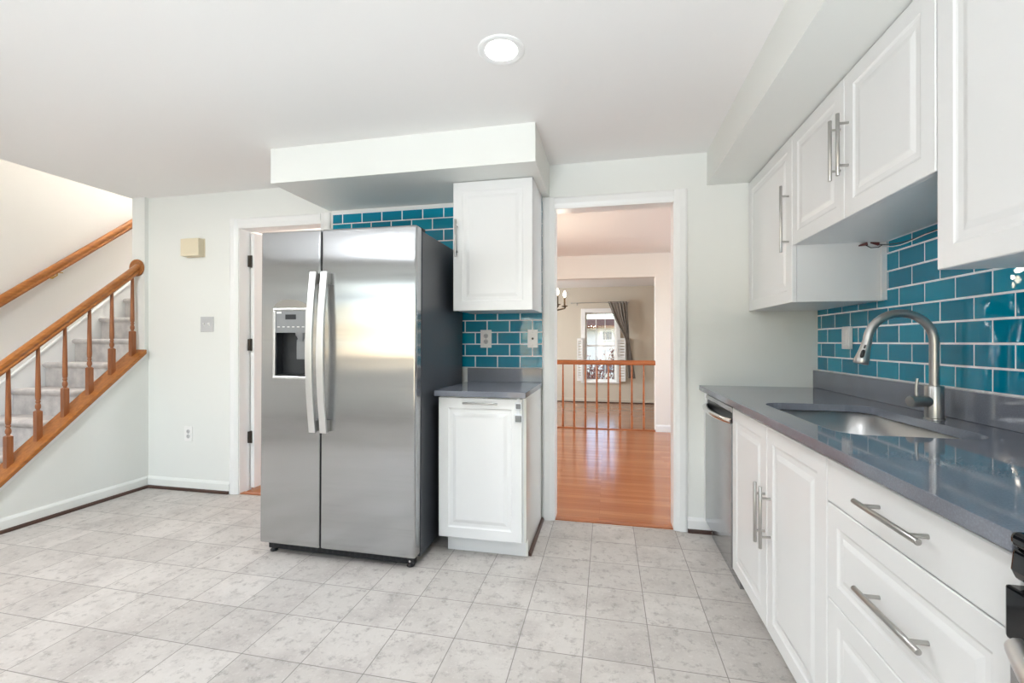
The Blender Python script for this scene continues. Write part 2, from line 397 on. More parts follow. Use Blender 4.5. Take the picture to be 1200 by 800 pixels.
# ------------------------------------------------------------------ tile backsplashes
def tiles(bm_t, rows, umin, umax, z0, pitch, per, phases, place, zmax, holes=()):
    """running-bond tiles; place(u0,u1,z0,z1) -> 8 corner coordinates"""
    lay = bm_t.loops.layers.color.new('tint') if 'tint' not in bm_t.loops.layers.color else bm_t.loops.layers.color['tint']
    g = .0027
    for r in range(rows):
        za, zb = z0+r*pitch+g, min(z0+(r+1)*pitch-g, zmax)
        if zb-za < .006: continue
        k = math.floor((umin-phases[r % 2])/per)-1
        while phases[r % 2]+k*per < umax:
            ua, ub = max(phases[r % 2]+k*per+g, umin), min(phases[r % 2]+(k+1)*per-g, umax); k += 1
            if ub-ua < .006: continue
            segs = [(ua, ub, za, zb)]
            for (h0, h1, hz0, hz1) in holes:      # cupboards cover part of the tiles
                out = []
                for s in segs:
                    if s[0] < h1 and s[1] > h0 and s[2] < hz1 and s[3] > hz0:
                        if s[0] < h0-.006: out.append((s[0], h0, s[2], s[3]))
                        if s[1] > h1+.006: out.append((h1, s[1], s[2], s[3]))
                    else: out.append(s)
                segs = out
            for s in segs:
                t = random.random(); b = .0018
                P = place(*s, b); v = [bm_t.verts.new(p) for p in P]
                for f in ((0, 1, 2, 3), (0, 4, 5, 1), (1, 5, 6, 2), (2, 6, 7, 3), (3, 7, 4, 0)):
                    fc = bm_t.faces.new([v[i] for i in f])
                    for lp in fc.loops: lp[lay] = (t, t, t, 1)
def place_back(u0, u1, z0, z1, b):
    tl = [random.uniform(-.00035, .00035) for _ in range(4)]
    yf = YB-.0105; yb = YB-.006
    return [(u0+b, yf+tl[0], z0+b), (u1-b, yf+tl[1], z0+b), (u1-b, yf+tl[1]+tl[3]-tl[0], z1-b), (u0+b, yf+tl[3], z1-b), (u0, yb, z0), (u1, yb, z0), (u1, yb, z1), (u0, yb, z1)]
def place_right(u0, u1, z0, z1, b):
    tl = [random.uniform(-.00025, .00025) for _ in range(4)]
    xf = XR-.0105; xb = XR-.006
    return [(xf+tl[0], u0+b, z0+b), (xf+tl[1], u1-b, z0+b), (xf+tl[1]+tl[3]-tl[0], u1-b, z1-b), (xf+tl[3], u0+b, z1-b), (xb, u0, z0), (xb, u1, z0), (xb, u1, z1), (xb, u0, z1)]
root = thing('tile_backsplash', 'teal glass subway tiles on the wall behind the refrigerator and small counter', 'backsplash', (-1.2, YB, 1.007))
bm = nbm(); tiles(bm, 14, -1.98, -.421, 1.0075, .0803, .157, (-.885, -.801), place_back, 2.121); obj('tiles', bm, m_tile, root)
obj('grout', B(-1.982, -.42, YB-.0085, YB-.0005, 1.006, 2.122), m_grout, root)
root = thing('tile_backsplash', 'teal glass subway tiles on the right wall behind the sink faucet', 'backsplash', (XR, 1.6, 1.017))
bm = nbm(); tiles(bm, 8, .2, YB-.002, 1.0175, .0798, .158, (1.897, 1.814), place_right, 1.63); obj('tiles', bm, m_tile, root)
obj('grout', B(XR-.0085, XR-.0005, .19, YB-.001, 1.016, 1.635), m_grout, root)
# ------------------------------------------------------------------ stairs
st = thing('carpeted_staircase', 'grey carpeted stairs climbing behind the oak railing', 'stairs', (-4.25, 1.8, 0))
RISE, RUN = .2018, .2145
ys0 = 3.095 - 5*RUN      # nosing of the first tread
for k in range(15):
    zt = RISE*(k+1); yn = ys0+RUN*k
    poly = [(XS+.022, yn+.022, max(0, zt-RISE*1.9)), (XS+.022, yn+.022, zt-.045), (XS+.022, yn+.004, zt-.036), (XS+.022, yn-.004, zt-.02), (XS+.022, yn+.004, zt-.005), (XS+.022, yn+.02, zt),
            (XS+.022, yn+RUN+.03, zt), (XS+.022, yn+RUN+.03, max(0, zt-RISE*1.9))]
    obj('step', prism(nbm(), poly, (XJ-XS-.024, 0, 0), None), m_carpet, st, bevel=.006)
def noz(y): return RISE + (RISE/RUN)*(y-ys0)
ya, yb_ = 1.75, 5.0
bm = prism(nbm(), [(XS+.002, ya, 0), (XS+.002, ya, noz(ya)+.075), (XS+.002, yb_, noz(yb_)+.075), (XS+.002, yb_, noz(yb_)-.4), (XS+.002, ya+.4, 0)], (.017, 0, 0), None)
obj('skirt_board', bm, m_trim, st)
bm = prism(nbm(), [(XS+.002, ya, noz(ya)+.075), (XS+.002, ya, noz(ya)+.105), (XS+.002, yb_, noz(yb_)+.105), (XS+.002, yb_, noz(yb_)+.075)], (.028, 0, 0), None)
obj('skirt_moulding', bm, m_trim, st, bevel=.006)
# railing on the knee wall
rl = thing('stair_railing', 'honey oak stair railing with turned balusters on the low wall', 'railing', (-3.732, 2.4, 0))
ya, yb_ = 1.70, 2.967
obj('cap_board', prism(nbm(), [(-3.645, ya, capz(ya)), (-3.645, 2.934, capz(2.934)), (-3.645, 2.934, capz(2.934)-.036), (-3.645, ya, capz(ya)-.036)], (-.168, 0, 0), None), m_oak, rl, bevel=.006)
obj('cap_moulding', prism(nbm(), [(-3.671, ya, capz(ya)-.037), (-3.671, 2.94, capz(2.94)-.037), (-3.671, 2.94, capz(2.94)-.068), (-3.671, ya, capz(ya)-.068)], (.014, 0, 0), None), m_trim, rl, bevel=.004)
def railtop(y): return 1.082+.908*(y-2.113)
HR = [(-.022, -.062), (-.030, -.050), (-.024, -.040), (-.030, -.026), (-.026, -.010), (-.014, -.001), (0, .002), (.014, -.001), (.026, -.010), (.030, -.026), (.024, -.040), (.030, -.050), (.022, -.062)]
sl = Vector((0, 1, .908)).normalized(); up = Vector((0, -.908, 1)).normalized()
bm = nbm(); p0 = Vector((-3.732, 1.6, railtop(1.6))); p1 = Vector((-3.732, 2.934, railtop(2.934)))
prism(bm, [p0+Vector((a, 0, 0))+Vector((0, 0, b*1.30)) for a, b in HR], p1-p0, None)
obj('handrail', bm, m_oak, rl, smooth=True)
obj('rosette', lathe(nbm(), [(.052, 0), (.068, .004), (.07, .012), (.066, .02), (.058, .021), (.05, .016), (.0, .016)], (-3.738, 2.936, railtop(2.93)-.038), (0, -1, 0), 32), m_oak, rl, smooth=True)
def baluster(x, y, zb, zt, blk, w=.031, slope=0):
    """square foot, turned vase, slim tapering shaft"""
    bm = nbm(); h = w/2
    v0 = [bm.verts.new(p) for p in ((x-h, y-h, zb-h*slope), (x+h, y-h, zb-h*slope), (x+h, y+h, zb+h*slope), (x-h, y+h, zb+h*slope))]
    v1 = [bm.verts.new(p) for p in ((x-h, y-h, blk), (x+h, y-h, blk), (x+h, y+h, blk), (x-h, y+h, blk))]
    t = .009; v2 = [bm.verts.new(p) for p in ((x-h+t, y-h+t, blk+.008), (x+h-t, y-h+t, blk+.008), (x+h-t, y+h-t, blk+.008), (x-h+t, y+h-t, blk+.008))]
    bm.faces.new(v0[::-1]); bm.faces.new(v2)
    for a, b in ((v0, v1), (v1, v2)):
        for i in range(4): bm.faces.new((a[i], a[(i+1) % 4], b[(i+1) % 4], b[i]))
    L = zt-blk
    prof = [(.0085, .004), (.0095, .012), (.0145, .022), (.0155, .034), (.0135, .046), (.0095, .055), (.0135, .061), (.0135, .068), (.0098, .073), (.0135, .080), (.0150, .10), (.0142, .16), (.0118, L*.7), (.0098, L)]
    lathe(bm, prof, (x, y, blk), (0, 0, 1), 14); return bm
for k in range(-2, 6):
    y = 2.124+.1524*k
    if y < 1.75: continue
    obj('baluster', baluster(-3.732, y, capz(y)-.006, railtop(y)-.07, capz(y)+.185, .033, .9), m_oakv, rl, smooth=True)
# wall rail
wr = thing('wall_handrail', 'honey oak handrail on brass brackets along the far stairwell wall', 'handrail', (-4.63, 3.0, 1.8))
def wz(y): return 1.547+.868*(y-2.585)
p0 = Vector((-4.63, 1.9, wz(1.9))); p1 = Vector((-4.63, 5.0, wz(5.0))); bm = nbm()
prism(bm, [p0+Vector((a*.9, 0, 0))+Vector((0, 0, b*1.45)) for a, b in HR], p1-p0, None)
obj('rail', bm, m_oak, wr, smooth=True)
m_brass = M('brass', lin(196, 160, 96), .3, 1)
for y in (2.01, 2.957, 3.9):
    bm = nbm(); z = wz(y)-.085
    lathe(bm, [(.022, 0), (.022, .005), (.012, .009), (0, .009)], (XS+.0005, y, z-.035), (1, 0, 0), 16)
    tube(bm, [(XS+.005, y, z-.035), (XS+.04, y, z-.04), (XS+.066, y, z-.028), (XS+.07, y, z-.002)], .006, 8)
    box(bm, XS+.052, XS+.088, y-.03, y+.03, z-.006, z+.001)
    obj('bracket', bm, m_brass, wr, smooth=True)
# ------------------------------------------------------------------ cabinet fronts
RING = [(0, -.0025), (.0025, 0), (.056, 0), (.0605, -.003), (.066, -.0045), (.083, -.0045), (.099, -.0005), (.103, 0)]
def front(bm, o, U, V, Nn, w, h, t=.019, ring=RING):
    """panelled front: o = lower corner of the face, U,V in-plane unit vectors, Nn outward normal"""
    o, U, V, Nn = Vector(o), Vector(U), Vector(V), Vector(Nn)
    def rect(i, d): return [bm.verts.new(o+U*a+V*b+Nn*d) for a, b in ((i, i), (w-i, i), (w-i, h-i), (i, h-i))]
    rs = [rect(0, -t)] + [rect(i, d) for i, d in ring]
    bm.faces.new(rs[0][::-1]); bm.faces.new(rs[-1])
    for a, b in zip(rs, rs[1:]):
        for k in range(4): bm.faces.new((a[k], a[(k+1) % 4], b[(k+1) % 4], b[k]))
    return bm
SLAB = [(0, -.0025), (.0025, 0), (.02, 0)]
DRW = [(0, -.0025), (.0025, 0), (.05, 0), (.0545, -.003), (.058, -.0045), (.070, -.0045), (.082, -.0005), (.085, 0)]
def bar_handle(parent, p0, p1, normal, stand=.035, r=.0062, name='handle', over=.19):
    """bar pull with two posts; p0,p1 ends of the bar axis"""
    p0, p1, nn = Vector(p0), Vector(p1), Vector(normal); L = p1-p0; bm = nbm()
    d = L.normalized()
    tube(bm, [p0, p0+d*.0012, p1-d*.0012, p1], [r*.85, r, r, r*.85], 16)
    for f in (over, 1-over):
        q = p0+L*f; cyl(bm, q, q-nn*stand, r*.72, 12)
    return obj(name, bm, m_nickel, parent, smooth=True)
def carcass(bm, x0, x1, y0_, y1_, z0, z1): return box(bm, x0, x1, y0_, y1_, z0, z1)
FX = .587                                  # plane of the right-hand base fronts
# sink base
def right_front(name, parent, ya, yb, z0, z1, ring, X=FX, mat=None):
    g = .0015
    return obj(name, front(nbm(), (X, yb-g, z0+g), (0, -1, 0), (0, 0, 1), (-1, 0, 0), yb-ya-2*g, z1-z0-2*g, ring=ring), mat or m_cab, parent)
c = thing('base_cabinet', 'white two-door base cabinet under the sink', 'cabinet', (.9, 1.84, 0))
bm = B(FX+.0205, XR-.002, 1.366, 1.384, .1, .872); box(bm, FX+.0205, XR-.002, 2.292, 2.31, .1, .872); box(bm, FX+.0205, XR-.002, 1.384, 2.292, .1, .118); box(bm, XR-.014, XR-.002, 1.384, 2.292, .118, .872)
obj('body', bm, m_cab, c)
obj('face_rail', B(FX+.0205, FX+.04, 1.366, 2.31, .7205, .872), m_cab, c)
obj('toe_kick', B(.648, .664, 1.366, 2.31, .001, .099), m_cab, c)
for ya, yb, yh in ((1.842, 2.31, 1.838+.037), (1.372, 1.84, 1.786)):
    d = right_front('door', c, ya, yb, .102, .870, RING)
    hy = 1.871 if ya > 1.8 else 1.812
    hy = 1.862 if ya > 1.8 else 1.803
    bar_handle(d, (FX-.035, hy, .422), (FX-.035, hy, .650), (-1, 0, 0))
# drawers
c = thing('drawer_cabinet', 'white three-drawer base cabinet between the sink doors and the stove', 'cabinet', (.9, 1.08, 0))
obj('body', B(FX+.0205, XR-.002, .770, 1.364, .1, .872), m_cab, c)
obj('toe_kick', B(.648, .664, .770, 1.364, .001, .099), m_cab, c)
for z0, z1, rg, hz in ((.751, .870, SLAB, .819), (.492, .751, DRW, .620), (.102, .492, DRW, .355)):
    d = right_front('drawer', c, .785, 1.370, z0, z1, rg)
    bar_handle(d, (FX-.035, .946, hz), (FX-.035, 1.165, hz), (-1, 0, 0), over=.15)
# dishwasher
c = thing('dishwasher', 'stainless steel dishwasher at the far end of the right counter', 'dishwasher', (.9, 2.6, 0))
obj('body', B(FX+.05, XR-.03, 2.318, 2.90, .1, .865), m_gasket, c)
d = obj('door', B(FX-.004, FX+.045, 2.316, 2.898, .10, .792), m_steel2, c, bevel=.006)
obj('control_strip', B(FX+.000, FX+.045, 2.316, 2.898, .842, .868), m_steel2, c, bevel=.004)
obj('pocket', B(FX+.012, FX+.045, 2.316, 2.898, .7925, .8415), m_black, c)
bm = nbm(); pts = []
for k in range(13):
    t = k/12; pts.append((FX+.004-.042*math.sin(PI*t)**.6, 2.325+.565*t, .800))
tube(bm, pts, .0155, 14)
obj('handle', bm, m_chrome, d, smooth=True)
obj('toe_panel', B(.622, .64, 2.316, 2.898, .004, .098), m_steel2, c)
struct('trim_11', B(FX+.004, FX+.03, 2.90, YB-.001, .09, .87), m_cab)
# countertop, right
CT = thing('countertop', 'long grey quartz countertop with sink cut-out along the right wall', 'countertop', (.9, 1.8, .884))
def rrect(x0, x1, y0_, y1_, r, n=8):
    pts = []
    for cx, cy, a0 in ((x1-r, y1_-r, 0), (x0+r, y1_-r, PI/2), (x0+r, y0_+r, PI), (x1-r, y0_+r, 1.5*PI)):
        for k in range(n+1): a = a0+PI/2*k/n; pts.append((cx+r*math.cos(a), cy+r*math.sin(a)))
    return pts
SX0, SX1, SY0, SY1, SR = .668, 1.068, 1.475, 2.178, .085
def slab_with_hole(x0, x1, y0_, y1_, z0, z1, hole):
    bm = nbm(); n = len(hole); cx = sum(p[0] for p in hole)/n; cy = sum(p[1] for p in hole)/n
    outer = []
    for (hx, hy) in hole:
        dx, dy = hx-cx, hy-cy; tx = ((x1 if dx > 0 else x0)-cx)/dx if abs(dx) > 1e-9 else 1e9; ty = ((y1_ if dy > 0 else y0_)-cy)/dy if abs(dy) > 1e-9 else 1e9
        t = min(tx, ty); outer.append([cx+dx*t, cy+dy*t])
    for cor in ((x0, y0_), (x1, y0_), (x1, y1_), (x0, y1_)):      # snap the nearest ray onto each corner
        i = min(range(n), key=lambda i: (outer[i][0]-cor[0])**2+(outer[i][1]-cor[1])**2); outer[i] = list(cor)
    vs = {}
    for z in (z0, z1):
        vs['h', z] = [bm.verts.new((p[0], p[1], z)) for p in hole]; vs['o', z] = [bm.verts.new((p[0], p[1], z)) for p in outer]
    for i in range(n):
        j = (i+1) % n
        for z in (z0, z1): bm.faces.new((vs['h', z][i], vs['h', z][j], vs['o', z][j], vs['o', z][i]))
        bm.faces.new((vs['h', z0][i], vs['h', z1][i], vs['h', z1][j], vs['h', z0][j])); bm.faces.new((vs['o', z0][i], vs['o', z0][j], vs['o', z1][j], vs['o', z1][i]))
    return bm
bm = slab_with_hole(.562, XR-.001, .768, YB-.001, .884, .914, rrect(SX0, SX1, SY0, SY1, SR))
obj('slab', bm, m_quartz, CT, bevel=.002)
obj('upstand', B(1.195, XR-.012, .768, YB-.001, .9145, 1.0155), m_quartz, CT, bevel=.0015)
# sink
sk = thing('sink', 'undermount stainless steel single-bowl sink in the right counter', 'sink', (.868, 1.826, .68))
bm = nbm(); levels = [(.884, -.012, SR+.01), (.8835, .008, SR+.0), (.75, .004, SR), (.705, -.004, SR), (.690, -.018, SR), (.684, -.04, SR-.02), (.681, -.12, .05)]
rings = [[bm.verts.new((p[0], p[1], z)) for p in rrect(SX0-e, SX1+e, SY0-e, SY1+e, max(.02, r), 10)] for z, e, r in [(.8838, .03, SR+.02), (.8838, .003, SR), (.75, .001, SR), (.71, -.004, SR), (.692, -.016, SR-.01), (.684, -.04, SR-.03), (.680, -.13, .04)]]
for a, b in zip(rings, rings[1:]):
    for k in range(len(a)): bm.faces.new((a[k], a[(k+1) % len(a)], b[(k+1) % len(a)], b[k]))
bm.faces.new(rings[-1])
o = obj('basin', bm, m_steelp, sk, smooth=True)
md = o.modifiers.new('sheet', 'SOLIDIFY'); md.thickness = .0012; md.offset = -1
obj('drain', lathe(nbm(), [(.043, 0), (.043, .003), (.036, .004), (.03, .0005), (.0, .0005)], (.87, 1.83, .6812), (0, 0, 1), 24), m_chrome, sk, smooth=True)
# faucet
fc = thing('faucet', 'brushed nickel gooseneck pull-down faucet behind the sink', 'faucet', (1.117, 1.832, .914))
fx, fy = 1.117, 1.832
obj('base', lathe(nbm(), [(.029, 0), (.029, .003), (.0265, .005), (.0265, .112), (.025, .116), (.0165, .117), (.0, .117)], (fx, fy, .9142), (0, 0, 1), 32), m_nickel, fc, smooth=True)
R_ = .102; pts = [(fx, fy, 1.02), (fx, fy, 1.10), (fx, fy, 1.15)]; rr = [.0145]*3
for k in range(0, 25):
    a = PI*k/24*.985; pts.append((fx-R_+R_*math.cos(a), fy, 1.182+R_*math.sin(a)))
ang = PI*.985; e = Vector(pts[-1]); tdir = Vector((-math.sin(ang)*-1*-1, 0, math.cos(ang)))
obj('spout', tube(nbm(), pts, .0142, 20), m_nickel, fc, smooth=True)
hd = Vector((-.26, 0, -1)).normalized()
b0 = e + Vector((0, 0, .001)); 
sh = obj('spray_head', lathe(nbm(), [(.0142, 0), (.0148, .004), (.0155, .02), (.0185, .045), (.0225, .068), (.0235, .082), (.0215, .086), (.0, .086)], b0, hd, 28), m_nickel, fc, smooth=True)
for dz, w in ((.025, .004), (.052, .0085)):
    q = b0+hd*dz; side = Vector((-.55, -.82, 0)).normalized(); side = (side-hd*side.dot(hd)).normalized()
    rr_ = .0172 if dz < .03 else .0200
    bm = nbm(); tube(bm, [q+side*(rr_-.004)-hd*w*1.6, q+side*(rr_-.001)-hd*w, q+side*rr_+hd*w, q+side*(rr_-.003)+hd*w*1.8], [w*.5, w*.75, w*.75, w*.5], 10)
    obj('button', bm, m_black, sh, smooth=True)
lv = obj('valve', lathe(nbm(), [(.019, 0), (.0195, .062), (.018, .066), (.0, .067)], (fx-.02, fy-.004, .976), (-.97, -.22, 0), 24), m_nickel, fc, smooth=True)
obj('lever', tube(nbm(), [(fx-.06, fy-.013, .985), (fx-.062, fy-.0135, 1.02), (fx-.058, fy-.0135, 1.056)], [.0052, .0048, .0042], 12), m_nickel, lv, smooth=True)
# range
rg = thing('electric_range', 'black and stainless steel range at the end of the right counter', 'stove', (.9, .385, 0))
obj('body', B(.60, XR-.03, .004, .762, .02, .895), m_case, rg)
obj('cooktop', B(.553, XR-.03, .002, .763, .896, .918), m_glassblack, rg, bevel=.008, seg=3)
bm = prism(nbm(), [(.556, 0, .895), (.553, 0, .865), (.558, 0, .852), (.575, 0, .846), (.64, 0, .846), (.64, 0, .895)], (0, .758, 0), None)
for v in bm.verts: v.co.y += .004
obj('front_lip', bm, m_glassblack, rg, bevel=.006, seg=3)
obj('vent_panel', B(.548, .60, .003, .762, .768, .843), m_glassblack, rg, bevel=.004)
d = obj('oven_door', B(.553, .598, .004, .762, .20, .765), m_steel, rg, bevel=.004)
obj('oven_window', B(.5515, .5535, .14, .62, .34, .62), m_glassblack, d)
pts = [(.548-.052*min(1, math.sin(PI*t)*2.2), .735-.704*t, .765) for t in [k/16 for k in range(17)]]
obj('handle', tube(nbm(), pts, .0165, 14), m_handle, d, smooth=True)
obj('storage_drawer', B(.556, .598, .004, .762, .03, .195), m_steel, rg, bevel=.004)
for (bx_, by_, br_) in ((.75, .2, .09), (.75, .56, .1), (1.02, .2, .1), (1.02, .56, .08)):
    obj('burner_ring', lathe(nbm(), [(br_, 0), (br_, .0006), (br_-.004, .0006), (br_-.004, 0)], (bx_, by_, .9182), (0, 0, 1), 40), m_panel, rg)
# ------------------------------------------------------------------ wall cabinets, right
UX = .845
def upper(label, ya, yb, z0, doors, handles, loc):
    c = thing('wall_cabinet', label, 'cabinet', (1.05, (ya+yb)/2, z0), 'wall cabinets along the right wall')
    obj('body', B(UX+.0205, XR-.012, ya+.0005, yb-.0005, z0+.002, ZS+.001), [m_cab], c)
    for i, (a, b) in enumerate(doors):
        d = right_front('door', c, a, b, z0, ZS-.002, RING, X=UX)
        if handles[i]:
            hy, h0, h1 = handles[i]; bar_handle(d, (UX-.035, hy, h0), (UX-.035, hy, h1), (-1, 0, 0), over=.16)
    return c
upper('white single-door wall cabinet touching the back wall, tall bar handle', 2.31, 2.964, 1.367, [(2.312, 2.962)], [(2.350, 1.608, 1.925)], 0)
upper('short white double-door wall cabinet above the sink', 1.379, 2.3095, 1.63, [(1.842, 2.309), (1.379, 1.842)], [(1.869, 1.779, 2.002), (1.8125, 1.779, 2.002)], 0)
upper('nearest white wall cabinet, cut off by the right photo edge', .62, 1.378, 1.369, [(1.0, 1.377), (.62, 1.0)], [None, None], 0)
struct('trim_12', B(XR-.03, XR-.0105, 2.293, 2.3095, 1.37, 1.628), m_trim)
# loose wires under the short cabinet
w = thing('loose_wire', 'loose black wire with maroon wire nuts under the short cabinet', 'wire', (1.2, 2.2, 1.62))
pts = []
for k in range(21):
    t = k/20; pts.append((1.175+.035*min(1, t*2.2), 2.27-.87*t, 1.612-.014*math.sin(PI*min(1, t*3))-.012*math.sin(PI*t)))
obj('wire', tube(nbm(), pts, .0022, 8), m_wire, w, smooth=True)
pts2 = [(p[0]+.004*math.sin(i), p[1]+.002, p[2]-.006-.004*math.sin(i*.7)) for i, p in enumerate(pts)]
obj('wire', tube(nbm(), pts2, .002, 8), m_plate, w, smooth=True)
pts3 = [(1.128, 2.284, 1.618), (1.145, 2.27, 1.600), (1.17, 2.262, 1.600), (1.18, 2.255, 1.606)]
obj('wire', tube(nbm(), pts3, .002, 8), m_wire, w, smooth=True)
for a, b in (((1.108, 2.292, 1.615), (1.138, 2.282, 1.621)), ((1.142, 2.266, 1.622), (1.174, 2.270, 1.616))):
    a, b = Vector(a), Vector(b); obj('wire_nut', tube(nbm(), [a, a.lerp(b, .6), b], [.003, .0062, .0082], 10), m_nut, w, smooth=True)
# ------------------------------------------------------------------ small cabinet group by the doorway
c = thing('base_cabinet', 'narrow white base cabinet beside the refrigerator with child latches', 'cabinet', (-.676, 2.65, 0))
obj('body', B(-.917, -.4365, 2.374, YB-.018, .101, .882), m_cab, c)
obj('toe_kick', B(-.890, -.4365, 2.431, 2.447, .001, .1), m_cab, c)
bm = prism(nbm(), [(-.436, 2.3745, .1), (-.436, 2.3745, .883), (-.436, YB-.018, .883), (-.436, YB-.018, .001), (-.436, 2.432, .001), (-.436, 2.432, .1)], (.0105, 0, 0), None)
obj('side_panel', bm, m_cabgloss, c)['label'] = 'glossy white end panel'
d = obj('door', front(nbm(), (-.917, 2.353, .104), (1, 0, 0), (0, 0, 1), (0, -1, 0), .473, .772), m_cab, c)
bar_handle(d, (-.770, 2.328, .849), (-.573, 2.328, .849), (0, -1, 0), stand=.025, r=.005, over=.08)
for z, s in ((.838, .013), (.772, .017)):
    bm = B(-.463-s, -.463+s, 2.341, 2.3535, z-s, z+s); lt = obj('latch', bm, m_grey, d, bevel=.003)
    obj('strap', box(B(-.463-s-.006, -.463+s+.006, 2.347, 2.3532, z-s-.008, z+s+.008), -.472, -.454, 2.349, 2.3532, z, z+.045), m_clear, lt, bevel=.002)
ct = thing('countertop', 'short grey quartz countertop with backsplash strip beside the refrigerator', 'countertop', (-.68, 2.65, .884))
obj('slab', B(-.9355, -.4204, 2.333, YB-.0125, .8835, .914), m_quartz, ct, bevel=.002)
obj('upstand', B(-.938, -.4204, 2.944, YB-.0125, .9145, 1.005), m_quartz, ct, bevel=.0015)
c = thing('wall_cabinet', 'white wall cabinet under the ceiling soffit right of the refrigerator', 'cabinet', (-.667, 2.78, 1.373))
obj('body', B(-.908, -.4235, 2.596, YB-.0115, 1.375, ZS-.001), m_cab, c)
d = obj('door', front(nbm(), (-.910, 2.575, 1.371), (1, 0, 0), (0, 0, 1), (0, -1, 0), .486, .774), m_cab, c)
bar_handle(d, (-.884, 2.54, 1.690), (-.884, 2.54, 1.915), (0, -1, 0), over=.16)
# ------------------------------------------------------------------ refrigerator
F = thing('refrigerator', 'stainless steel side-by-side refrigerator with water dispenser', 'refrigerator', (-1.43, 2.5, 0))
FXL, FXM, FXR, FY = -1.893, -1.519, -.966, 2.148
DT = .068; ZB, ZT = .066, 1.790
obj('case', B(FXL+.006, FXR-.004, FY+DT+.012, 2.915, .045, 1.775), m_case, F, bevel=.004)
obj('gasket', box(B(FXL+.014, FXM-.008, FY+DT-.002, FY+DT+.013, ZB+.01, ZT-.02), FXM+.008, FXR-.010, FY+DT-.002, FY+DT+.013, ZB+.01, ZT-.02), m_gasket, F)
obj('grille', B(FXL+.02, FXR-.02, FY+.045, FY+.075, .018, ZB-.006), m_black, F, bevel=.004)
bm = nbm()
for k in range(24): box(bm, FXL+.06+k*.034, FXL+.082+k*.034, FY+.0435, FY+.0455, .028, .05)
obj('grille_slots', bm, m_gasket, F)
for x in (FXL+.045, FXR-.05):
    o = obj('foot', lathe(nbm(), [(.0, 0), (.02, 0), (.022, .006), (.012, .016), (.008, .05), (0, .05)], (x, FY+.06, .0005), (0, 0, 1), 18), m_black, F, smooth=True)
bm = cyl(nbm(), (FXR-.045, FY+.043, .035), (FXR-.045, FY+.036, .035), .006, 12); obj('screw', bm, m_chrome, F)
# right (fresh-food) door
dr = obj('door', B(FXM+.003, FXR, FY, FY+DT, ZB, ZT), m_steel, F, bevel=.012, seg=4)
# left (freezer) door with the dispenser opening
HX0, HX1, HZ0, HZ1 = -1.803, -1.607, .990, 1.358
bm = nbm(); xs = [FXL, HX0, HX1, FXM-.003]; zs = [ZB, HZ0, HZ1, ZT]
fv = [[bm.verts.new((x, FY, z)) for x in xs] for z in zs]; bv = [[bm.verts.new((x, FY+DT, z)) for x in xs] for z in zs]
for i in range(3):
    for j in range(3):
        if (i, j) != (1, 1): bm.faces.new((fv[i][j], fv[i][j+1], fv[i+1][j+1], fv[i+1][j])); bm.faces.new((bv[i][j], bv[i+1][j], bv[i+1][j+1], bv[i][j+1]))
for i in range(3):
    for a, b in (((i, 0), (i+1, 0)), ((i, 3), (i+1, 3)), ((0, i), (0, i+1)), ((3, i), (3, i+1))):
        bm.faces.new((fv[a[0]][a[1]], fv[b[0]][b[1]], bv[b[0]][b[1]], bv[a[0]][a[1]]))
for a, b in (((1, 1), (1, 2)), ((1, 2), (2, 2)), ((2, 2), (2, 1)), ((2, 1), (1, 1))):
    bm.faces.new((fv[a[0]][a[1]], fv[b[0]][b[1]], bv[b[0]][b[1]], bv[a[0]][a[1]]))
dl = obj('door', bm, m_steel, F)
md = dl.modifiers.new('bevel', 'BEVEL'); md.width = .010; md.segments = 4; md.limit_method = 'ANGLE'; md.angle_limit = math.radians(40)
dp = obj('dispenser', box(box(box(B(HX0-.011, HX1+.011, FY-.004, FY+.012, HZ0-.011, HZ0+.004), HX0-.011, HX1+.011, FY-.004, FY+.012, HZ1-.004, HZ1+.008), HX0-.011, HX0+.004, FY-.004, FY+.012, HZ0+.004, HZ1-.004), HX1-.004, HX1+.011, FY-.004, FY+.012, HZ0+.004, HZ1-.004), m_handle, dl, bevel=.003)
obj('control_panel', B(HX0+.004, HX1-.004, FY+.002, FY+.03, 1.232, HZ1-.004), m_panel, dp)
obj('display', box(B(-1.738, -1.672, FY+.0005, FY+.0025, 1.305, 1.332), -1.785, -1.765, FY+.0008, FY+.0025, 1.336, 1.347), [m_dark], dp)
obj('badge', B(-1.792, -1.764, FY+.0002, FY+.0018, 1.337, 1.348), m_plate, dp)
bm = nbm()
for k in range(6): box(bm, -1.787+k*.0305, -1.773+k*.0305, FY+.0005, FY+.0025, 1.262, 1.266)
obj('key_marks', bm, m_plate, dp)
# recess: back, sides, floor
bm = B(HX0-.001, HX1+.001, FY+.060, FY+.066, HZ0, 1.232); box(bm, HX0-.001, HX0+.003, FY+.004, FY+.060, HZ0, 1.232); box(bm, HX1-.003, HX1+.001, FY+.004, FY+.060, HZ0, 1.232)
obj('recess', bm, m_dark, dp)
obj('drip_tray', B(HX0+.003, HX1-.003, FY+.004, FY+.06, HZ0, HZ0+.012), m_black, dp)
obj('chute', lathe(nbm(), [(.022, 0), (.026, .02), (.036, .035), (.036, .05), (0, .05)], (-1.655, FY+.035, 1.184), (0, 0, 1), 20), m_panel, dp, smooth=True)
bm = prism(nbm(), [(-1.682, FY+.02, 1.195), (-1.628, FY+.02, 1.195), (-1.622, FY+.03, 1.085), (-1.690, FY+.03, 1.085)], (0, .008, 0), None); obj('paddle', bm, m_panel, dp, bevel=.003)
bm = nbm(); n_ = 16                                   # arched scoop above the dispenser: leans out towards its lower edge
arc = [(-1.705+.106*math.cos(PI*k/n_), HZ1+.008+.048*math.sin(PI*k/n_)) for k in range(n_+1)]
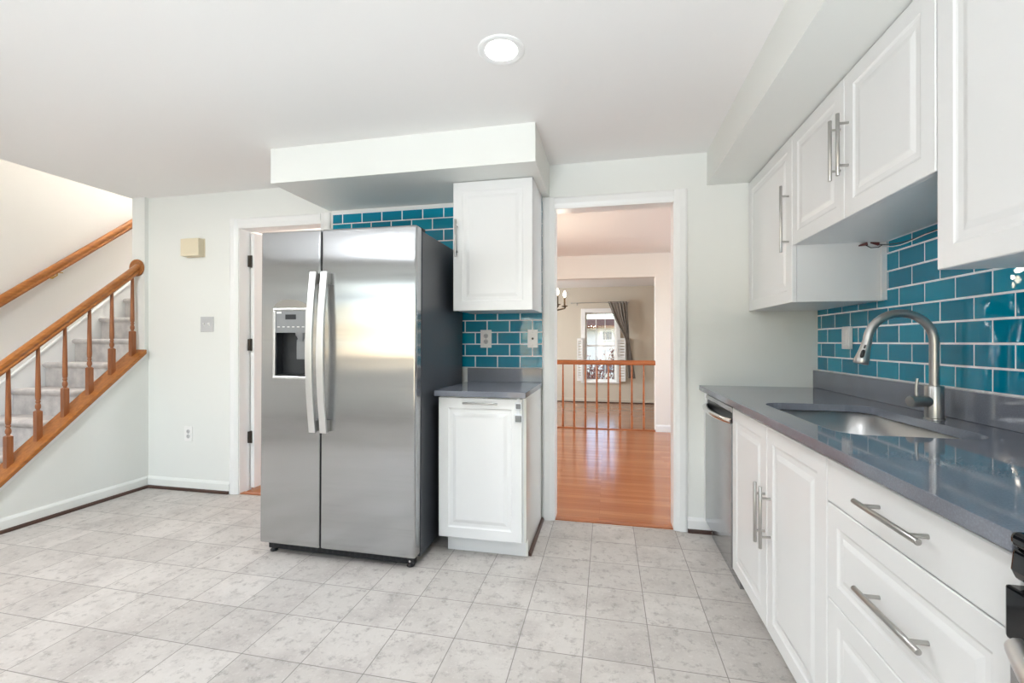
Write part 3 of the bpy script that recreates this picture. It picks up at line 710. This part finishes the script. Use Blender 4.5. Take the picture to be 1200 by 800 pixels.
va = [bm.verts.new((x, FY-.0010-.005*(z-HZ1-.008)/.048, z)) for x, z in arc]; vb = [bm.verts.new((x, FY+.004, z)) for x, z in arc]
bm.faces.new(va)
for k in range(n_): bm.faces.new((va[k], vb[k], vb[k+1], va[k+1]))
bm.faces.new(vb[::-1]); bm.faces.new((va[0], va[-1], vb[-1], vb[0]))
obj('hood', bm, m_nickel, dp)
def fridge_handle(parent, x):
    bm = nbm(); n = 20; z0, z1 = .698, 1.558; w = .020
    fr, bk = [], []
    for k in range(n+1):
        t = k/n; z = z0+(z1-z0)*t; p = .036+.036*math.sin(PI*t); th = .014
        fr.append([bm.verts.new((x+s*w, FY-p, z)) for s in (-1, 1)]); bk.append([bm.verts.new((x+s*w, FY-p+th, z)) for s in (-1, 1)])
    for k in range(n):
        a, b, c_, d_ = fr[k], fr[k+1], bk[k], bk[k+1]
        bm.faces.new((a[0], a[1], b[1], b[0])); bm.faces.new((c_[1], c_[0], d_[0], d_[1])); bm.faces.new((a[1], c_[1], d_[1], b[1])); bm.faces.new((c_[0], a[0], b[0], d_[0]))
    bm.faces.new((fr[0][0], bk[0][0], bk[0][1], fr[0][1])); bm.faces.new((fr[-1][1], bk[-1][1], bk[-1][0], fr[-1][0]))
    h = obj('handle', bm, m_handle, parent, bevel=.003)
    for z in (z0+.035, z1-.035): obj('mount', B(x-.017, x+.017, FY-.028, FY+.004, z-.03, z+.03), m_nickel, h, bevel=.003)
    return h
fridge_handle(dl, -1.543); fridge_handle(dr, -1.477)
# round emblem on the right door
eb = obj('emblem', lathe(nbm(), [(.0155, 0), (.0155, .0012), (.0142, .0016), (.0136, .001), (0, .001)], (-1.072, FY-.0002, 1.733), (0, -1, 0), 28), m_handle, dr, smooth=True)
bm = nbm(); ex, ez, ey = -1.072, 1.733, FY-.0014
def curl(cx, cz, s): return [(ex+cx+s*.0045*math.cos(a), ey, ez+cz+.0075*math.sin(a)) for a in [PI*.25+PI*1.45*k/12 for k in range(13)]]
tube(bm, curl(-.0035, 0, 1), .0008, 6); tube(bm, [(ex-.003, ey, ez-.001), (ex+.001, ey, ez-.001), (ex-.001, ey, ez-.009)], .0008, 6)
tube(bm, [(ex+.0085, ey, ez+.006), (ex+.005, ey, ez+.008), (ex+.003, ey, ez+.003), (ex+.006, ey, ez+.001), (ex+.003, ey, ez-.002), (ex+.004, ey, ez-.008), (ex+.009, ey, ez-.006)], .0008, 6)
obj('monogram', bm, m_grey, eb)
for x in (FXL+.02, FXR-.10): obj('hinge_cover', B(x, x+.08, FY+DT+.002, FY+.16, 1.776, 1.802), m_gasket, F, bevel=.004)
F.rotation_euler = (0, .006, 0)
# ------------------------------------------------------------------ plates, chime
def outlet(label, x, z, w=.078, h=.121, y=YB, kind='duplex', mat=None, group=None):
    names = {'duplex': ('wall_outlet', 'outlet'), 'jack': ('cable_wall_plate', 'wall plate'), 'switch': ('light_switch', 'light switch')}
    o = thing(names[kind][0], label, names[kind][1], (x, y, z), 'duplex wall outlets' if kind == 'duplex' else None)
    obj('plate', B(x-w/2, x+w/2, y-.006, y-.0002, z-h/2, z+h/2), mat or m_plate, o, bevel=.0025)
    if kind == 'duplex':
        for dz in (.0195, -.0195):
            r = obj('receptacle', lathe(nbm(), [(.0165, 0), (.0165, .0018), (.0, .0018)], (x, y-.0058, z+dz), (0, -1, 0), 20), m_greyplate, o)
            bm = B(x-.0075, x-.0045, y-.0082, y-.0074, z+dz-.002, z+dz+.007); box(bm, x+.0045, x+.0075, y-.0082, y-.0074, z+dz-.002, z+dz+.006)
            cyl(bm, (x, y-.0074, z+dz-.0075), (x, y-.0082, z+dz-.0075), .0026, 10); obj('slots', bm, m_slot, r)
        obj('screw', cyl(nbm(), (x, y-.0058, z), (x, y-.0072, z), .003, 10), m_greyplate, o)
    elif kind == 'jack':
        obj('jack', lathe(nbm(), [(.0075, 0), (.0075, .003), (.005, .008), (0, .008)], (x, y-.0058, z), (0, -1, 0), 14), m_slot, o)
        for dz in (.043, -.043): obj('screw', cyl(nbm(), (x, y-.0058, z+dz), (x, y-.0072, z+dz), .0028, 10), m_greyplate, o)
    else:
        for dx in (-.023, .023):
            t = obj('toggle', prism(nbm(), [(x+dx-.005, y-.0055, z-.012), (x+dx-.005, y-.0055, z+.012), (x+dx-.005, y-.017, z+.011), (x+dx-.005, y-.018, z+.003)], (.010, 0, 0), None), m_plate, o)
    return o
outlet('white duplex outlet on the teal tiles above the small counter', -.8075, 1.2045, y=YB-.0108)
outlet('white jack plate with one dark dot on the teal tiles by the doorway', -.4845, 1.2055, w=.07, kind='jack', y=YB-.0108)
outlet('white duplex outlet low on the wall left of the open door', -3.272, .449)
outlet('grey double light switch on the wall left of the open door', -3.095, 1.323, w=.122, kind='switch', mat=m_greyplate)
o = thing('wall_plate', 'white wall plate on the teal tiles beside the faucet', 'wall plate', (XR, 2.61, 1.204))
obj('plate', B(XR-.030, XR-.0108, 2.575, 2.648, 1.146, 1.262), m_plate, o, bevel=.004)
obj('cover', B(XR-.036, XR-.030, 2.588, 2.635, 1.165, 1.243), m_plate, o, bevel=.003)
o = thing('door_chime', 'cream plastic door chime box high on the left wall', 'door chime', (-3.206, YB, 1.86))
obj('cover', B(-3.292, -3.121, 2.909, YB-.004, 1.861, 1.997), m_cream, o, bevel=.004)
obj('back_plate', B(-3.288, -3.117, YB-.006, YB-.0003, 1.857, 2.001), m_cream, o)
# ------------------------------------------------------------------ open door beyond the left opening
d = struct('door_1', prism(nbm(), [(-2.792, YB+.105, .02), (-2.757, YB+.105, .02), (-2.742, YB+.80, .02), (-2.777, YB+.80, .02)], (0, 0, 2.03), None), m_trim)
for z in (1.825, 1.16, .425):
    bm = B(-2.800, -2.779, YB+.080, YB+.104, z-.045, z+.045); cyl(bm, (-2.7795, YB+.098, z-.048), (-2.7795, YB+.098, z+.048), .007, 10)
    obj('hinge', bm, m_hinge, d)
bm = lathe(nbm(), [(.026, 0), (.026, .006), (.01, .012), (.01, .035), (.024, .045), (.027, .06), (.018, .07), (0, .072)], (-2.745, YB+.735, .95), (1, 0, 0), 20); obj('knob', bm, m_brass, d, smooth=True)
# ------------------------------------------------------------------ recessed ceiling light
for x, y, pw in ((-.45, -.9, 9), (-2.95, .95, 24), (-2.5, -.9, 12)):                  # added fill lights without fixtures, unseen behind the camera and over the breakfast corner
    l = area('recessed_and_fill_light', (x, y, ZC-.004), (x, y+.001, 0), .12, .12, pw, LED); l.data.shape = 'DISK'
r = thing('recessed_light', 'round lit recessed ceiling light with white trim ring', 'ceiling light', (-.416, 1.755, ZC))
obj('trim_ring', lathe(nbm(), [(.094, 0), (.094, .003), (.090, .006), (.082, .0065), (.066, .003), (.064, -.004), (.064, -.002)], (-.416, 1.755, ZC-.0003), (0, 0, -1), 48), m_trim, r, smooth=True)
obj('lens', lathe(nbm(), [(.0, .0032), (.063, .0032), (.063, .001), (0, .001)], (-.416, 1.755, ZC-.001), (0, 0, -1), 40), m_lens, r)
dl_ = area('recessed_and_fill_light', (-.416, 1.755, ZC-.008), (-.416, 1.756, 0), .12, .12, 4, LED); dl_.data.shape = 'DISK'; dl_.data.spread = math.radians(100)
# ------------------------------------------------------------------ dining room railing
rl = thing('gallery_railing', 'red oak railing with slim balusters at the dining room step', 'railing', (-.7, 6.22, 0))
obj('handrail', prism(nbm(), [(-3.6, 6.19, .874), (-3.6, 6.25, .874), (-3.6, 6.256, .89), (-3.6, 6.252, .92), (-3.6, 6.236, .936), (-3.6, 6.204, .936), (-3.6, 6.188, .92), (-3.6, 6.184, .89)], (4.229, 0, 0), None), m_oakr, rl)
for k in range(-18, 8):
    x = .328+.154*(k-6)
    if x < -3.5: continue
    obj('baluster', baluster(x, 6.222, .0125, .876, .19, .026), m_oakr, rl, smooth=True)
# ------------------------------------------------------------------ chandelier
CX, CY = -.70, 4.45
ch = thing('chandelier', 'bronze candle chandelier with lit bulbs in the dining room', 'chandelier', (CX, CY, 1.5))
obj('stem', tube(nbm(), [(CX, CY, 1.50), (CX, CY, 1.53), (CX, CY, 1.8), (CX, CY, 2.30)], [.02, .012, .008, .008], 12), m_bronze, ch, smooth=True)
obj('canopy', lathe(nbm(), [(.06, 0), (.06, .01), (.03, .03), (0, .034)], (CX, CY, ZC-.0005), (0, 0, -1), 24), m_bronze, ch, smooth=True)
obj('hub', lathe(nbm(), [(0, 0), (.02, .01), (.045, .03), (.045, .05), (.015, .07), (0, .07)], (CX, CY, 1.48), (0, 0, 1), 20), m_bronze, ch, smooth=True)
for k in range(8):
    a = 2*PI*k/8 + .175; ux, uy = math.cos(a), math.sin(a); R0 = .29
    P = lambda r, z: (CX+ux*r, CY+uy*r, z)
    arm = obj('arm', tube(nbm(), [P(.03, 1.515), P(.10, 1.495), P(.2, 1.50), P(.29, 1.52), P(R0, 1.53), P(R0+.012, 1.525)], [.008, .0085, .0085, .0085, .009, .006], 10), m_bronze, ch, smooth=True)
    bm = lathe(nbm(), [(.006, 0), (.03, .008), (.032, .013), (.012, .015), (.0095, .018), (.0095, .098), (0, .098)], P(R0, 1.532), (0, 0, 1), 16); obj('candle', bm, m_bronze, arm, smooth=True)
    bm = lathe(nbm(), [(.005, 0), (.012, .012), (.016, .026), (.013, .042), (.006, .058), (.001, .066)], P(R0, 1.631), (0, 0, 1), 14); obj('bulb', bm, m_bulb, arm, smooth=True)
    point('candle_bulb_light', P(R0, 1.74), 1.0, (1, .88, .74), .02)
# ------------------------------------------------------------------ living room window
wd = struct('window_4', box(box(box(B(-.573, -.48, 10.246, 10.2795, .26, 1.94), .2, .293, 10.246, 10.2795, .26, 1.94), -.48, .2, 10.246, 10.2795, 1.85, 1.94), -.573, .293, 10.225, 10.2795, .26, .305), m_trim, bevel=.004)
def sash(z0, z1, y, rows):
    bm = nbm(); x0, x1, f = -.479, .199, .035
    box(bm, x0, x0+f, y, y+.03, z0, z1); box(bm, x1-f, x1, y, y+.03, z0, z1); box(bm, x0+f, x1-f, y, y+.03, z0, z0+f); box(bm, x0+f, x1-f, y, y+.03, z1-f, z1)
    s = obj('sash', bm, m_trim, wd)
    mu = nbm()
    for k in (1, 2):
        x = x0+f+(x1-x0-2*f)*k/3; box(mu, x-.008, x+.008, y+.008, y+.02, z0+f, z1-f)
    for k in range(1, rows):
        z = z0+f+(z1-z0-2*f)*k/rows; box(mu, x0+f, x1-f, y+.009, y+.019, z-.008, z+.008)
    obj('muntins', mu, m_trim, s); obj('pane', B(x0+f, x1-f, y+.013, y+.016, z0+f, z1-f), m_glass, s)
sash(1.08, 1.848, 10.34, 2); sash(.306, 1.115, 10.305, 2)
# folded half-height shutters
def shutter(label, x0, x1):
    s = thing('window_shutter', label, 'shutter', ((x0+x1)/2, 10.22, .308), 'half shutters at the far window'); y0_, y1_ = 10.192, 10.222; f = .026
    bm = B(x0, x0+f, y0_, y1_, .308, 1.268); box(bm, x1-f, x1, y0_, y1_, .308, 1.268)
    for z0, z1 in ((.308, .37), (.79, .83), (1.215, 1.268)): box(bm, x0+f, x1-f, y0_, y1_, z0, z1)
    obj('frame', bm, m_trim, s, bevel=.003)
    k = 0
    for z0, z1 in ((.37, .79), (.83, 1.215)):
        n = int((z1-z0)/.06)
        for i in range(n):
            z = z0+(i+.5)*(z1-z0)/n
            obj('louver', prism(nbm(), [(x0+f, y0_+.004, z-.020), (x0+f, y0_+.008, z-.022), (x0+f, y1_-.003, z+.018), (x0+f, y1_-.007, z+.020)], (x1-x0-2*f, 0, 0), None), m_trim, s)
shutter('white louvered half shutter left of the far window', -.657, -.529)
shutter('white louvered half shutter right of the far window, beside the curtain', .215, .405)
# rod and curtain
rd = thing('curtain_rod', 'thin metal curtain rod above the far window', 'curtain rod', (-.17, 10.18, 2.06))
obj('rod', cyl(nbm(), (-.76, 10.142, 2.06), (.45, 10.142, 2.06), .008, 12), m_nickel, rd, smooth=True)
for x, s in ((-.76, -1), (.45, 1)): obj('finial', lathe(nbm(), [(.008, 0), (.011, .004), (.011, .012), (.016, .022), (.011, .032), (0, .036)], (x, 10.142, 2.06), (s, 0, 0), 14), m_nickel, rd, smooth=True)
for x in (-.66, .445): obj('bracket', box(B(x-.006, x+.006, 10.138, 10.28, 2.044, 2.052), x-.012, x+.012, 10.274, 10.2799, 2.01, 2.07), m_nickel, rd)
bm = nbm(); nu, nv = 72, 40
def interp(t, pts):
    for (a, b), (c_, d_) in zip(pts, pts[1:]):
        if t <= c_: s = (t-a)/(c_-a); s = s*s*(3-2*s) if False else s; return b+(d_-b)*s
    return pts[-1][1]
LEFT = [(0, .025), (.2, .15), (.4, .325), (.47, .385), (.52, .405), (.7, .42), (1, .462)]
RIGHT = [(0, .432), (.2, .45), (.4, .475), (.47, .478), (.52, .480), (.7, .535), (1, .612)]
grid = []
for j in range(nv+1):
    t = j/nv; z = 2.078-(2.078-.385)*t; l, r_ = interp(t, LEFT), interp(t, RIGHT); row = []
    for i in range(nu+1):
        u = i/nu; amp = .026*(.55+.45*math.sin(7*u+2)) * (1-.45*math.exp(-((t-.49)/.06)**2)); amp *= min(1, .35+t*4)
        row.append(bm.verts.new((l+(r_-l)*u, 10.142+amp*math.sin(2*PI*6*u+.8*math.sin(3*t)), z)))
    grid.append(row)
for a, b in zip(grid, grid[1:]):
    for i in range(nu): bm.faces.new((a[i], a[i+1], b[i+1], b[i]))
cu = obj('curtain', bm, m_curtain, None, smooth=True); md = cu.modifiers.new('cloth', 'SOLIDIFY'); md.thickness = .003
tag(cu, 'grey tied-back curtain hanging from the rod at the far window', 'curtain')
# ------------------------------------------------------------------ outside the living room window
struct('ground', B(-14, 14, 10.6, 34, -1.2, -1.0), m_lawn)
h = thing('neighbor_house', 'beige house with brown roof seen through the far window', 'house', (0, 21, -1))
obj('wall', B(-7, 7, 20, 26, -1, 1.86), m_siding, h)
obj('roof', prism(nbm(), [(-7.5, 19.6, 1.86), (-7.5, 21.3, 2.26), (-7.5, 26.5, 1.86)], (15, 0, 0), None), m_roof, h)
obj('fascia', B(-7.5, 7.5, 19.55, 19.62, 1.78, 1.90), m_roof, h)
obj('corner_board', B(-.30, -.18, 19.97, 20.0, -1, 1.78), m_trim, h)
for x, z in ((.02, 1.24), (-2.2, 1.24), (2.2, 1.24), (.02, -.2)):
    f = obj('window', box(box(box(B(x-.24, x-.19, 19.93, 19.999, z, z+.46), x+.19, x+.24, 19.93, 19.999, z, z+.46), x-.19, x+.19, 19.93, 19.999, z+.41, z+.46), x-.19, x+.19, 19.93, 19.999, z, z+.05), m_trim, h)
    obj('pane', B(x-.19, x+.19, 19.97, 19.99, z+.05, z+.41), m_winglass, f)
def shrub(label, cx, cy, hgt, w, seed):
    rnd = random.Random(seed); r = thing('russet_shrub', label, 'shrub', (cx, cy, -1), 'russet shrubs outside the far window'); bm = nbm(); lv = nbm()
    for k in range(26):
        a = rnd.uniform(0, 2*PI); sp = rnd.uniform(.1, 1)*w; tip = Vector((cx+sp*math.cos(a), cy+sp*.6*math.sin(a), -1+hgt*rnd.uniform(.6, 1)))
        b_ = Vector((cx+rnd.uniform(-.1, .1), cy+rnd.uniform(-.1, .1), -1)); mid = b_.lerp(tip, .5)+Vector((rnd.uniform(-.1, .1), 0, .15))
        tube(bm, [b_, mid, tip], [.025, .016, .006], 6)
        for q in range(22):
            t = rnd.uniform(.3, 1); p = (b_.lerp(mid, t*2) if t < .5 else mid.lerp(tip, t*2-1)) + Vector((rnd.gauss(0, .10), rnd.gauss(0, .10), rnd.gauss(0, .10)))
            u = Vector((rnd.gauss(0, 1), rnd.gauss(0, 1), rnd.gauss(0, 1))).normalized()*.05; w_ = u.orthogonal().normalized()*.03
            vv = [lv.verts.new(p+x) for x in (-u, w_, u, -w_)]; lv.faces.new(vv)
    obj('stems', bm, m_twig, r); obj('leaves', lv, m_leafred, r)
shrub('russet shrub outside the far window, at its right side', .42, 15.2, 2.5, .5, 3)
shrub('low russet shrub outside the far window, at its left side', -.45, 15.0, 1.75, .75, 5)
